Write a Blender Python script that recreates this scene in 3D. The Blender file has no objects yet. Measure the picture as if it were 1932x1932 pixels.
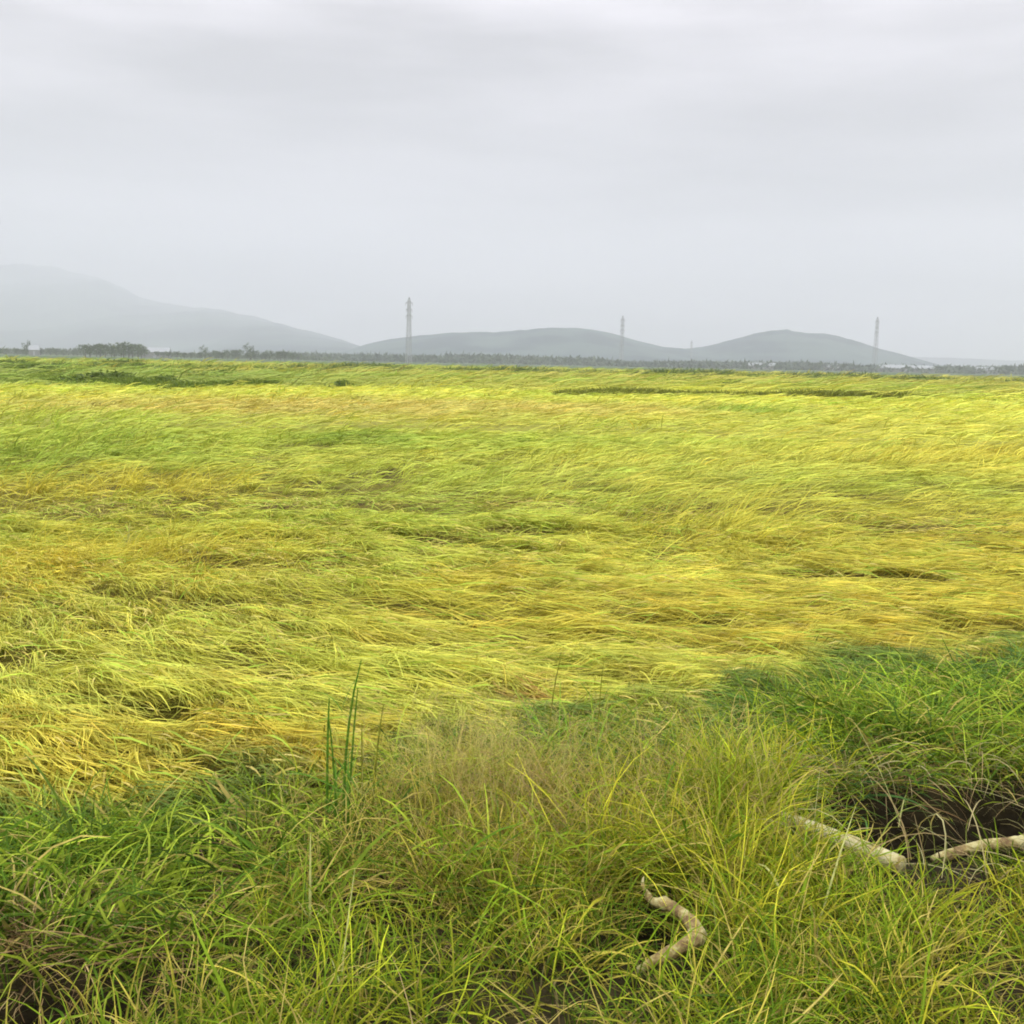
import bpy, math
import numpy as np
from mathutils import Matrix, Vector, noise as mnoise

scene = bpy.context.scene
COL = scene.collection
rng = np.random.default_rng(7)
R = math.radians

# ------------------------------------------------------------------ camera
CAM_Z = 2.10
PITCH = R(7.75)
ROLL = R(-1.18)
TANH = 0.466                       # half width of the square frame at distance 1
cam_data = bpy.data.cameras.new("camera")
cam_data.sensor_width = 36.0
cam_data.lens = 18.0 / TANH
cam_data.clip_start = 0.05
cam_data.clip_end = 40000.0
cam = bpy.data.objects.new("camera", cam_data)
COL.objects.link(cam)
Mrot = Matrix.Rotation(math.pi / 2 - PITCH, 4, 'X') @ Matrix.Rotation(-ROLL, 4, 'Z')
cam.matrix_world = Matrix.Translation((0, 0, CAM_Z)) @ Mrot
scene.camera = cam
M3 = np.array(Mrot.to_3x3())

def ray(px, py):
    """direction through a point of the photograph, measured on a 1932 grid"""
    v = np.array([(px - 966) / 966 * TANH, -(py - 966) / 966 * TANH, -1.0])
    return M3 @ v

def on_plane(px, py, z):
    d = ray(px, py)
    t = (z - CAM_Z) / d[2]
    return np.array([d[0] * t, d[1] * t, z])

def at_y(px, py, y):
    d = ray(px, py)
    t = y / d[1]
    return np.array([d[0] * t, y, CAM_Z + d[2] * t])

# ------------------------------------------------------------------ world: overcast sky
SUN_EL, SUN_ROT = R(52), R(215)
world = bpy.data.worlds.new("World")
scene.world = world
world.use_nodes = True
nt = world.node_tree
nt.nodes.clear()
N = nt.nodes.new
def L(a, b): nt.links.new(a, b)
out = N('ShaderNodeOutputWorld'); bg = N('ShaderNodeBackground'); L(bg.outputs[0], out.inputs[0])
sky = N('ShaderNodeTexSky'); sky.sky_type = 'NISHITA'; sky.sun_disc = False
sky.sun_elevation = SUN_EL; sky.sun_rotation = SUN_ROT
sky.air_density = 1.0; sky.dust_density = 4.0
tc = N('ShaderNodeTexCoord'); sep = N('ShaderNodeSeparateXYZ'); L(tc.outputs['Generated'], sep.inputs[0])
ramp = N('ShaderNodeValToRGB'); L(sep.outputs[2], ramp.inputs[0])
cr = ramp.color_ramp; cr.interpolation = 'B_SPLINE'
# the cloud deck by height: an overcast sky is brighter overhead than at the horizon
stops = [(0.0, .365), (0.055, .42), (0.09, .40), (0.14, .25), (0.20, .22), (0.26, .32), (0.33, .45), (0.6, .92), (1.0, 1.2)]
cr.elements[0].position = 0; cr.elements[0].color = (.365, .367, .375, 1)
cr.elements[1].position = 1; cr.elements[1].color = (1.2, 1.2, 1.22, 1)
for p, v in stops[1:-1]:
    e = cr.elements.new(p); e.color = (v * 1.015, v * .955, v * 1.01, 1)
mp = N('ShaderNodeMapping'); mp.inputs['Scale'].default_value = (1.7, 1.7, 9.0); L(tc.outputs['Generated'], mp.inputs[0])
nz = N('ShaderNodeTexNoise'); nz.inputs['Scale'].default_value = 2.0; nz.inputs['Detail'].default_value = 5
nz.inputs['Roughness'].default_value = .45; L(mp.outputs[0], nz.inputs['Vector'])
nr = N('ShaderNodeMapRange'); nr.inputs['From Min'].default_value = .36; nr.inputs['From Max'].default_value = .64
nr.inputs['To Min'].default_value = .66; nr.inputs['To Max'].default_value = 1.34; L(nz.outputs[0], nr.inputs[0])
mul = N('ShaderNodeMix'); mul.data_type = 'RGBA'; mul.blend_type = 'MULTIPLY'; mul.inputs[0].default_value = 1
L(ramp.outputs[0], mul.inputs[6]); L(nr.outputs[0], mul.inputs[7])
scl = N('ShaderNodeMix'); scl.data_type = 'RGBA'; scl.blend_type = 'MULTIPLY'; scl.inputs[0].default_value = 1
L(mul.outputs[2], scl.inputs[6]); scl.inputs[7].default_value = (19.5, 19.5, 19.9, 1)   # background strength is 0.1
mx = N('ShaderNodeMix'); mx.data_type = 'RGBA'; mx.inputs[0].default_value = .95
L(sky.outputs[0], mx.inputs[6]); L(scl.outputs[2], mx.inputs[7])
L(mx.outputs[2], bg.inputs[0]); bg.inputs[1].default_value = 0.1

sun_d = bpy.data.lights.new("sun", 'SUN'); sun_d.energy = 1.5; sun_d.angle = R(14); sun_d.color = (1, .96, .9)
sun = bpy.data.objects.new("sun", sun_d); COL.objects.link(sun)
sd = Vector((math.sin(SUN_ROT) * math.cos(SUN_EL), math.cos(SUN_ROT) * math.cos(SUN_EL), math.sin(SUN_EL)))
sun.rotation_euler = sd.to_track_quat('Z', 'Y').to_euler(); sun.location = (0, 0, 60)

scene.view_settings.view_transform = 'Standard'
scene.view_settings.look = 'None'
scene.view_settings.exposure = 0.17
scene.view_settings.gamma = 1.0
scene.view_settings.use_curve_mapping = False
scene.render.engine = 'CYCLES'
cy = scene.cycles
cy.max_bounces = 7; cy.diffuse_bounces = 3; cy.glossy_bounces = 2; cy.transmission_bounces = 4
cy.volume_bounces = 1; cy.use_denoising = True
cy.pixel_filter_type = 'BLACKMAN_HARRIS'; cy.filter_width = 1.9

# ------------------------------------------------------------------ numpy noise
_perm = np.random.default_rng(3).random((256, 256))
def vnoise(x, y, s=1.0, ox=0.0, oy=0.0):
    """smooth value noise, 0..1"""
    x = np.asarray(x, float) / s + ox + 1000.37; y = np.asarray(y, float) / s + oy + 1000.71
    xi = np.floor(x).astype(int); yi = np.floor(y).astype(int)
    fx = x - xi; fy = y - yi
    fx = fx * fx * fx * (fx * (fx * 6 - 15) + 10); fy = fy * fy * fy * (fy * (fy * 6 - 15) + 10)
    a = _perm[xi % 256, yi % 256]; b = _perm[(xi + 1) % 256, yi % 256]
    c = _perm[xi % 256, (yi + 1) % 256]; d = _perm[(xi + 1) % 256, (yi + 1) % 256]
    return (a * (1 - fx) + b * fx) * (1 - fy) + (c * (1 - fx) + d * fx) * fy
def fbm(x, y, s=1.0, ox=0.0, oy=0.0, n=3):
    r = 0; amp = .5; tot = 0
    for k in range(n):
        r = r + amp * vnoise(x, y, s / 2 ** k, ox + 17.3 * k, oy + 9.1 * k); tot += amp; amp *= .5
    return r / tot
def sstep(a, b, x):
    t = np.clip((np.asarray(x, float) - a) / (b - a), 0, 1); return t * t * (3 - 2 * t)
def mix(a, b, t):
    t = np.asarray(t)[..., None]; return np.asarray(a) * (1 - t) + np.asarray(b) * t

# ------------------------------------------------------------------ object helpers
def tag(o, label=None, cat=None, group=None, kind=None):
    if label: o['label'] = label
    if cat: o['category'] = cat
    if group: o['group'] = group
    if kind: o['kind'] = kind
    return o
def empty(name, loc, rz=0.0):
    o = bpy.data.objects.new(name, None); COL.objects.link(o)
    o.location = loc; o.rotation_euler = (0, 0, rz); o.empty_display_size = .2
    return o
def link_mesh(name, me, mat, parent=None):
    if mat is not None: me.materials.append(mat)
    o = bpy.data.objects.new(name, me); COL.objects.link(o)
    if parent is not None: o.parent = parent
    return o
def mesh_np(name, V, F, mat, parent=None, colors=None, smooth=False):
    """V (n,3), F (m,k) with k 3 or 4"""
    me = bpy.data.meshes.new(name)
    V = np.asarray(V, np.float32); F = np.asarray(F, np.int32)
    me.vertices.add(len(V)); me.vertices.foreach_set('co', V.ravel())
    k = F.shape[1]
    me.loops.add(F.size); me.loops.foreach_set('vertex_index', F.ravel())
    me.polygons.add(len(F)); me.polygons.foreach_set('loop_start', np.arange(0, F.size, k, dtype=np.int32))
    if smooth: me.polygons.foreach_set('use_smooth', np.ones(len(F), bool))
    if colors is not None:
        at = me.color_attributes.new('tint', 'FLOAT_COLOR', 'POINT')
        c = np.ones((len(V), 4), np.float32); c[:, :3] = colors
        at.data.foreach_set('color', c.ravel())
    me.update(calc_edges=True)
    return link_mesh(name, me, mat, parent)

# ------------------------------------------------------------------ materials
def new_mat(name):
    m = bpy.data.materials.new(name); m.use_nodes = True; m.node_tree.nodes.clear(); return m
def leaf_mat(name, transl=.35, rough=.55, spec=.25, var=.22, scale=60):
    m = new_mat(name); t = m.node_tree; n = t.nodes.new; l = t.links.new
    o = n('ShaderNodeOutputMaterial'); at = n('ShaderNodeAttribute'); at.attribute_name = 'tint'
    g = n('ShaderNodeNewGeometry'); nz = n('ShaderNodeTexNoise'); nz.inputs['Scale'].default_value = scale
    nz.inputs['Detail'].default_value = 2
    l(g.outputs['Position'], nz.inputs['Vector'])
    mr = n('ShaderNodeMapRange'); mr.inputs['To Min'].default_value = 1 - var; mr.inputs['To Max'].default_value = 1 + var
    mr.inputs['From Min'].default_value = .3; mr.inputs['From Max'].default_value = .7; l(nz.outputs[0], mr.inputs[0])
    mu = n('ShaderNodeVectorMath'); mu.operation = 'SCALE'; l(at.outputs['Color'], mu.inputs[0]); l(mr.outputs[0], mu.inputs['Scale'])
    p = n('ShaderNodeBsdfPrincipled'); p.inputs['Roughness'].default_value = rough
    p.inputs['Specular IOR Level'].default_value = spec
    l(mu.outputs[0], p.inputs['Base Color'])
    tr = n('ShaderNodeBsdfTranslucent'); l(mu.outputs[0], tr.inputs['Color'])
    mi = n('ShaderNodeMixShader'); mi.inputs[0].default_value = transl
    l(p.outputs[0], mi.inputs[1]); l(tr.outputs[0], mi.inputs[2]); l(mi.outputs[0], o.inputs[0])
    return m
def plain_mat(name, col, rough=.8, var=.2, scale=8, bump=.0, spec=.3, col2=None, stretch=None):
    m = new_mat(name); t = m.node_tree; n = t.nodes.new; l = t.links.new
    o = n('ShaderNodeOutputMaterial'); tc = n('ShaderNodeTexCoord'); mp = n('ShaderNodeMapping')
    if stretch: mp.inputs['Scale'].default_value = stretch
    l(tc.outputs['Object'], mp.inputs[0])
    nz = n('ShaderNodeTexNoise'); nz.inputs['Scale'].default_value = scale; nz.inputs['Detail'].default_value = 5
    l(mp.outputs[0], nz.inputs['Vector'])
    r = n('ShaderNodeValToRGB'); r.color_ramp.elements[0].position = .3; r.color_ramp.elements[1].position = .7
    c2 = col2 or tuple(c * (1 + var) for c in col)
    r.color_ramp.elements[0].color = tuple(c * (1 - var) for c in col) + (1,); r.color_ramp.elements[1].color = tuple(c2) + (1,)
    l(nz.outputs[0], r.inputs[0])
    p = n('ShaderNodeBsdfPrincipled'); p.inputs['Roughness'].default_value = rough; p.inputs['Specular IOR Level'].default_value = spec
    l(r.outputs[0], p.inputs['Base Color']); l(p.outputs[0], o.inputs[0])
    if bump:
        b = n('ShaderNodeBump'); b.inputs['Strength'].default_value = 1; b.inputs['Distance'].default_value = bump
        l(nz.outputs[0], b.inputs['Height']); l(b.outputs[0], p.inputs['Normal'])
    return m
M_rice = leaf_mat('rice_straw', .24, .65, .1, .16, 9)
M_grass = leaf_mat('grass_blade', .28, .6, .12, .2, 30)
M_leaf = leaf_mat('tree_leaf', .2, .6, .2, .25, .7)
M_pole = plain_mat('weathered_wood', (.26, .19, .10), .75, .35, 14, .006, col2=(.56, .48, .30), stretch=(1, 1, 1))
def wood_mat(name, dp=0.0):
    m = new_mat(name); t = m.node_tree; n = t.nodes.new; l = t.links.new
    o = n('ShaderNodeOutputMaterial'); tc = n('ShaderNodeTexCoord')
    a = n('ShaderNodeTexNoise'); a.inputs['Scale'].default_value = 13; a.inputs['Detail'].default_value = 4; l(tc.outputs['Object'], a.inputs['Vector'])
    b = n('ShaderNodeTexNoise'); b.inputs['Scale'].default_value = 90; b.inputs['Detail'].default_value = 5; l(tc.outputs['Object'], b.inputs['Vector'])
    r = n('ShaderNodeValToRGB'); e = r.color_ramp.elements
    e[0].position = .36 + dp; e[0].color = (.19, .125, .06, 1); e[1].position = .72 + dp; e[1].color = (.60, .55, .33, 1)
    q = e.new(.46 + dp); q.color = (.33, .26, .10, 1); q = e.new(.54 + dp); q.color = (.50, .45, .21, 1)
    ad = n('ShaderNodeMath'); ad.operation = 'MULTIPLY_ADD'; ad.inputs[1].default_value = .35; l(b.outputs[0], ad.inputs[0])
    sb = n('ShaderNodeMath'); sb.operation = 'SUBTRACT'; sb.inputs[1].default_value = .17; l(a.outputs[0], sb.inputs[0]); l(sb.outputs[0], ad.inputs[2])
    l(ad.outputs[0], r.inputs[0]); p = n('ShaderNodeBsdfPrincipled'); p.inputs['Roughness'].default_value = .8; p.inputs['Specular IOR Level'].default_value = .15
    l(r.outputs[0], p.inputs['Base Color']); bm = n('ShaderNodeBump'); bm.inputs['Distance'].default_value = .006; l(b.outputs[0], bm.inputs['Height'])
    l(bm.outputs[0], p.inputs['Normal']); l(p.outputs[0], o.inputs[0]); return m
M_pole = wood_mat('weathered_wood'); M_plainpole = wood_mat('pale_wood', -.12)
M_bark = plain_mat('bark', (.06, .045, .03), .9, .3, 3)
M_steel = plain_mat('galvanised_steel', (.36, .37, .38), .6, .1, 2)
M_white = plain_mat('white_sheeting', (.34, .36, .38), .6, .08, .4)
M_wall = plain_mat('render_wall', (.22, .22, .21), .8, .1, .5)

# ------------------------------------------------------------------ the lie of the land
EX = [-34, -4, -1.92, -1.45, -1.02, -.39, .78, 1.6, 3.26, 34]; EY = [-8, 3.25, 3.95, 4.05, 4.22, 4.88, 5.34, 5.95, 6.75, 20]
def edge_dist(x, y):
    """metres beyond the edge of the bank (negative = on the bank)"""
    x = np.asarray(x, float)
    ye = np.interp(x, EX, EY) + .16 * (vnoise(x, 0 * x, .5, 5, 2) - .5)
    return (np.asarray(y, float) - ye) * .9
DITCH = on_plane(1850, 1545, .36)
HOLLOWS = [(on_plane(75, 1915, .3), .34, .17, .5), (on_plane(15, 1625, .2), .22, .14, .25), (on_plane(395, 1735, .25), .2, .12, .22),
           (on_plane(1250, 1755, .3), .10, .15, .35), (on_plane(1400, 1425, .2), .3, .12, .2), (on_plane(720, 1770, .3), .15, .1, .18)]
def hole(x, y):
    """0..1, how deep in the ditch or one of the hollows"""
    u = (x - DITCH[0]); v = (y - DITCH[1]) - .10 * u
    w = sstep(.38, .25, np.abs(v)) * sstep(-.80, -.45, u)
    r = w * .95
    for c, a, b, dep in HOLLOWS:
        q = ((x - c[0]) / a) ** 2 + ((y - c[1]) / b) ** 2
        r = np.maximum(r, np.exp(-q ** 1.5) * dep)
    return r
def ground_z(x, y):
    e = edge_dist(x, y)
    z = .25 * sstep(.12, -.12, e) + .09 * sstep(-.1, -1.5, e) + .10 * (fbm(x, y, .7, 3, 3) - .5) * sstep(0.3, -.4, e)
    z = z + .02 * sstep(200, 0, y)
    z = z - hole(x, y)
    z = z + .30 * sstep(-3.2, -5, e) * 0
    return z
def rice_top(x, y):
    """height of the lodged mat"""
    d = np.hypot(x, y)
    m = .30 + .08 * (fbm(x, y, 3.2, 1, 8) - .5) + .09 * sstep(.1, 1.5, edge_dist(x, y)) * (fbm(x * .6 + y * .5, y * 1.3 - x * .3, .9, 4, 4) - .5)
    m = m + .14 * (fbm(x, y, 11, 2, 1) - .5)
    # swathes: long low ridges along the lie of the straw, shaded furrows between them
    wr = .5 * (vnoise(x, y, 2.3, 7, 7) - .5)
    u = x * .93 - y * .36 + wr; v = x * .36 + y * .93 + wr
    rid = fbm(u * .30, v, .34, 60, 3, 2) + .0 * d
    m = m + (.06 + .06 * sstep(.2, 1.6, edge_dist(x, y))) * (sstep(.30, .62, rid) * sstep(45, 14, d) - .5)
    m = m * sstep(-.25, .1, edge_dist(x, y)) + .04
    return m

# colours (linear, the thing's own)
GOLD = (.72, .66, .095); YEL = (.69, .72, .12); LIME = (.57, .68, .105); GREEN = (.34, .49, .065)
DKGREEN = (.055, .115, .022); PALE = (.44, .42, .10); STRAW = (.66, .59, .15); BROWN = (.13, .085, .035); RUST = (.50, .26, .09)
# patches of the field: point of the photo, radii in metres, colour, lift
_FP = [((290, 1055), 1.7, 1.6, GOLD, .8), ((150, 1075), .7, .8, GOLD, .5), ((1290, 990), 1.5, 1.8, GOLD, 1.3), ((1600, 1000), 3.2, 2.4, GOLD, .2),
       ((50, 850), 2.2, 5.0, GREEN, .9), ((230, 840), 3.4, 3.5, LIME, .2), ((1060, 850), 5.5, 5.0, LIME, .1), ((860, 960), 4.0, 2.0, LIME, .0),
       ((1670, 868), 2.0, 2.2, GOLD, 1.0), ((1850, 860), 2.0, 2.0, GOLD, .7), ((800, 905), 2.0, 1.6, LIME, .6),
       ((280, 920), 1.4, 1.4, GOLD, .7), ((40, 925), 1.2, 1.5, GOLD, .6), ((170, 792), 3.0, 3.6, LIME, .7),
       ((400, 1440), .55, .35, (.68, .46, .03), .2), ((90, 1440), 1.3, .45, GOLD, .0), ((750, 1395), .8, .2, GOLD, 0),
       ((1500, 1180), 3.2, .8, GOLD, 0), ((820, 765), 12, 6, STRAW, .2), ((470, 770), 9, 6, STRAW, .1),
       ((1830, 1120), 1.6, 1.0, GOLD, 0), ((965, 1318), .15, .07, RUST, 0),
       ((1480, 865), 3.0, 2.0, YEL, .6), ((1150, 880), 2.5, 2.0, YEL, .8), ((640, 830), 1.5, 2.0, GREEN, .3), ((1390, 775), 2.0, 2.5, GREEN, .6)]
FP = [(on_plane(p[0], p[1], .33)[:2], a, b, np.array(c), lf) for p, a, b, c, lf in _FP]
_GAPS = [((1800, 1203), .38, .16), ((820, 1160), .30, .13), ((200, 1240), .2, .1), ((60, 1355), .18, .05), ((235, 1455), .22, .04),
         ((560, 1262), .25, .1), ((970, 880), .3, .5), ((1390, 1128), .25, .15), ((1750, 1165), .3, .12), ((480, 1330), .3, .08),
         ((1020, 1240), .3, .1), ((780, 1368), .4, .05), ((1690, 1108), .4, .15), ((390, 1195), .3, .1), ((700, 1115), .4, .12),
         ((800, 1290), .2, .08), ((1290, 1055), .3, .1), ((540, 940), .3, .2), ((900, 1085), .4, .12), ((1180, 1345), .5, .06),
         ((760, 905), .4, .3), ((1320, 1220), .4, .1), ((300, 1395), .3, .06), ((1880, 1040), .5, .2), ((1440, 1010), .3, .15)]
GAPS = [(on_plane(p[0], p[1], .25)[:2], a, b) for p, a, b in _GAPS]
def gap_mask(x, y):
    g = np.zeros_like(x)
    for c, a, b in GAPS:
        g = np.maximum(g, np.exp(-(((x - c[0]) / a / .75) ** 2 + ((y - c[1]) / b / .75) ** 2) ** 1.3))
    return g
def straw_holes(x, y):
    return sstep(.615, .675, fbm(x * .42 + y * .2, y * 1.5 + x * .3, .22, 50, 6, 2)) * sstep(40, 16, np.hypot(x, y)) * sstep(.5, 1.8, edge_dist(x, y)) * (1 - np.exp(-((x - _H[0]) ** 2 + (y - _H[1]) ** 2) / .8))
_H = on_plane(458, 1212, .3)
def field_colour(x, y):
    d = np.hypot(x, y)
    n1 = fbm(x, y, 4.5, 11, 2, 3); n2 = fbm(x, y, 1.6, 1, 22, 2)
    c = mix(LIME, YEL, sstep(.35, .6, n1))
    c = mix(c, GOLD, sstep(.55, .8, n2) * .75)
    side = sstep(-2, 6, x / np.maximum(d, 1) * 10)
    c = mix(c, GOLD, .30 * side * sstep(30, 8, d) + 0 * d)
    # mid field yellower, far paddies green and pale
    c = mix(c, YEL, .45 * sstep(14, 24, d))
    lob = x / np.maximum(y, 1)
    far = sstep(66, 78, d + 18 * lob * -1 + 6 * (fbm(x, y, 25, 4, 7) - .5))
    band = fbm(x * .15, y, 30, 9, 9, 2)
    fc = mix((.36, .47, .07), (.52, .52, .11), sstep(.4, .6, band))
    fc = mix(fc, (.30, .44, .10), .6 * sstep(.0, -.25, lob) * sstep(.45, .62, fbm(x * .3, y, 22, 3, 13, 2)))
    c = mix(c, fc, far)
    for p, a, b, col, lf in FP:
        w = np.exp(-(((x - p[0]) / a) ** 2 + ((y - p[1]) / b) ** 2))
        c = mix(c, col, np.clip(w * 1.1, 0, .85))
    # greener at the edge of the bank
    e = edge_dist(x, y)
    ge = sstep(.35, .0, e + .9 * (fbm(x, y, .35, 31, 2) - .5) - .2 * sstep(0, 2, x))
    c = mix(c, (.16, .27, .055), ge * .92)
    return c
def lift_amt(x, y):
    r = .35 * sstep(.58, .75, fbm(x, y, 3.5, 41, 3, 2))
    for p, a, b, col, lf in FP:
        r = np.maximum(r, lf * np.exp(-(((x - p[0]) / a) ** 2 + ((y - p[1]) / b) ** 2) * 1.2))
    return r
def flow(x, y):
    """direction the straw lies in"""
    a = R(-20) + R(60) * (fbm(x, y, 5.0, 13, 5, 2) - .5) + R(42) * (fbm(x, y, 1.7, 3, 15, 2) - .5)
    left = sstep(-.5, -3.0, x) * sstep(11, 8.5, y)
    return a - R(30) * left * sstep(.2, 1.2, edge_dist(x, y))

# ------------------------------------------------------------------ ground sheet
def axis(fine0, fine1, step, far0, far1, g=1.13):
    pts = list(np.arange(fine0, fine1 + 1e-6, step))
    s = step; p = fine1
    while p < far1: s *= g; p += s; pts.append(min(p, far1))
    s = step; p = fine0; pre = []
    while p > far0: s *= g; p -= s; pre.append(max(p, far0))
    return np.array(pre[::-1] + pts)
gx = axis(-4.5, 5.5, .06, -9600, 9600, 1.14); gy = axis(2.0, 7.5, .05, -300, 9850, 1.08)
X, Y = np.meshgrid(gx, gy, indexing='ij')
e = edge_dist(X, Y)
Z = ground_z(X, Y)
Z = np.where(e > 0, np.maximum(Z, (rice_top(X, Y) - .13 * (1 - .9 * sstep(15, 70, np.hypot(X, Y)))) * sstep(0, .6, e) * sstep(330, 300, Y) - .20 * np.maximum(gap_mask(X, Y), straw_holes(X, Y)) * .7), Z)
d = np.hypot(X, Y)
under = mix((.09, .08, .018), (.20, .18, .03), fbm(X, Y, .5, 2, 2))
C = mix(under, field_colour(X, Y) * .8, sstep(12, 60, d))
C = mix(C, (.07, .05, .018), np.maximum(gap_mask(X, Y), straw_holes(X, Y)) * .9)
beyond = mix((.06, .10, .05), (.10, .14, .06), fbm(X * .2, Y, 90, 5, 5))
C = mix(C, beyond, sstep(300, 330, Y))
C = mix(C, (.07, .11, .045), sstep(700, 1100, Y) * .7)
bank = mix((.045, .032, .018), (.10, .085, .03), fbm(X, Y, .35, 8, 8)) * .45
C = mix(C, bank, sstep(.45, .15, e))
C = mix(C, (.010, .007, .005), np.clip(hole(X, Y) * 2.5, 0, 1))  # ditch and hollows painted near black: the shade of their depth, in the colour
nx, ny = len(gx), len(gy)
idx = np.arange(nx * ny).reshape(nx, ny)
F = np.stack([idx[:-1, :-1].ravel(), idx[1:, :-1].ravel(), idx[1:, 1:].ravel(), idx[:-1, 1:].ravel()], 1)
M_ground = new_mat('soil_and_stubble'); t = M_ground.node_tree; n = t.nodes.new; l = t.links.new
o_ = n('ShaderNodeOutputMaterial'); at_ = n('ShaderNodeAttribute'); at_.attribute_name = 'tint'
g_ = n('ShaderNodeNewGeometry'); z1 = n('ShaderNodeTexNoise'); z1.inputs['Scale'].default_value = 14; z1.inputs['Detail'].default_value = 6
l(g_.outputs['Position'], z1.inputs['Vector'])
mr = n('ShaderNodeMapRange'); mr.inputs['From Min'].default_value = .3; mr.inputs['From Max'].default_value = .7
mr.inputs['To Min'].default_value = .65; mr.inputs['To Max'].default_value = 1.35; l(z1.outputs[0], mr.inputs[0])
mu = n('ShaderNodeVectorMath'); mu.operation = 'SCALE'; l(at_.outputs['Color'], mu.inputs[0]); l(mr.outputs[0], mu.inputs['Scale'])
p_ = n('ShaderNodeBsdfPrincipled'); p_.inputs['Roughness'].default_value = .9; p_.inputs['Specular IOR Level'].default_value = .1
l(mu.outputs[0], p_.inputs['Base Color']); bp = n('ShaderNodeBump'); bp.inputs['Distance'].default_value = .03
l(z1.outputs[0], bp.inputs['Height']); l(bp.outputs[0], p_.inputs['Normal']); l(p_.outputs[0], o_.inputs[0])
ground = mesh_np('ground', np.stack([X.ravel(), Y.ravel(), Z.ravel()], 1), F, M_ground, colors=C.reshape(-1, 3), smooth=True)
tag(ground, 'flat ground of the plain with the raised grassy bank in front', 'ground', kind='structure')

# ------------------------------------------------------------------ hills
def hill(name, label, ridge, D, depth, mat_cols, nscale, rough, back=1.0, seed=0, nu=320, nv=60, foot_z=-2, lean=0.0):
    """ridge: points of the skyline on the photo; the ridge stands at distance D, its foot `depth` metres nearer"""
    DD = D if isinstance(D, tuple) else (D, D)
    ds = [float(np.interp(px, (150, 760), DD)) for px, py in ridge]
    P = np.array([at_y(px, py, q) for (px, py), q in zip(ridge, ds)])
    u = np.linspace(P[0, 0], P[-1, 0], nu); h = np.interp(u, P[:, 0], P[:, 2]); Du = np.interp(u, P[:, 0], P[:, 1])[:, None]; dep = depth * Du / DD[0]
    k = np.ones(5) / 5; h = np.convolve(np.pad(h, 2, mode='edge'), k, 'valid') * (1 + .05 * (fbm(u, u * 0, nscale * .12, seed, 5, 4) - .5))
    v = np.concatenate([np.linspace(0, 1, nv), 1 + np.linspace(0, 1, nv // 2 + 1)[1:]])
    U, Vv = np.meshgrid(u, v, indexing='ij'); Hh = h[:, None]
    s = np.where(Vv <= 1, sstep(0, 1, Vv) * .75 + .25 * Vv, sstep(2, 1, Vv))
    dist = np.where(Vv <= 1, Du - dep * (1 - Vv), Du + dep * back * (Vv - 1))
    Xh = U * dist / Du
    nzv = (fbm(Xh, dist, nscale, seed, 3, 5) - .5) + .8 * (np.abs(fbm(Xh, dist * .25, nscale * .45, seed, 7, 4) - .5) * -2 + .3)
    Zh = foot_z + (Hh - foot_z) * s + Hh * rough * nzv * np.clip(1 - np.abs(Vv - .55) * 1.6, 0, 1)
    c = mix(mat_cols[0], mat_cols[1], sstep(.35, .65, fbm(Xh, dist, nscale * .35, seed + 5, 1, 4)))
    a, b = U.shape; ix = np.arange(a * b).reshape(a, b)
    F = np.stack([ix[:-1, :-1].ravel(), ix[1:, :-1].ravel(), ix[1:, 1:].ravel(), ix[:-1, 1:].ravel()], 1)
    o = mesh_np(name, np.stack([Xh.ravel(), dist.ravel(), Zh.ravel()], 1), F, M_ground, colors=c.reshape(-1, 3), smooth=True)
    return tag(o, label, 'hill', kind='structure')
hc = ((.01, .035, .05), (.06, .10, .095))
hill('mountain', 'broad hazy mountain at the left with its top lost in cloud',
     [(-500, 455), (-300, 470), (-120, 495), (0, 508), (110, 514), (200, 529), (265, 562), (330, 575), (400, 584), (500, 604), (560, 621), (640, 640), (720, 665), (760, 690)],
     (9200, 4000), 5600, hc, 1100, .3, back=.10, seed=2)
hill('hill', 'long low blue-green hill with a flat top in the middle distance',
     [(560, 690), (640, 664), (690, 650), (730, 640), (790, 633), (850, 628), (930, 627), (990, 622), (1040, 619), (1110, 619.5), (1150, 628), (1200, 643), (1250, 654), (1290, 658), (1360, 668), (1440, 700)],
     3000, 900, hc, 350, .18, seed=4)
hill('hill', 'rounded blue-green hill with a small knob on its top at the right',
     [(1180, 700), (1250, 664), (1310, 657), (1345, 651), (1380, 641), (1420, 630), (1470, 622), (1485, 621), (1498, 626), (1560, 631), (1610, 642), (1650, 655), (1700, 668), (1750, 682), (1830, 705)],
     3150, 900, hc, 350, .18, seed=6)
hill('far_ridge', 'very faint flat ridge on the horizon at the right edge',
     [(1560, 700), (1640, 676), (1720, 673), (1800, 675), (1900, 680), (2050, 680), (2300, 672)],
     6200, 1000, hc, 600, .15, seed=8)

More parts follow.
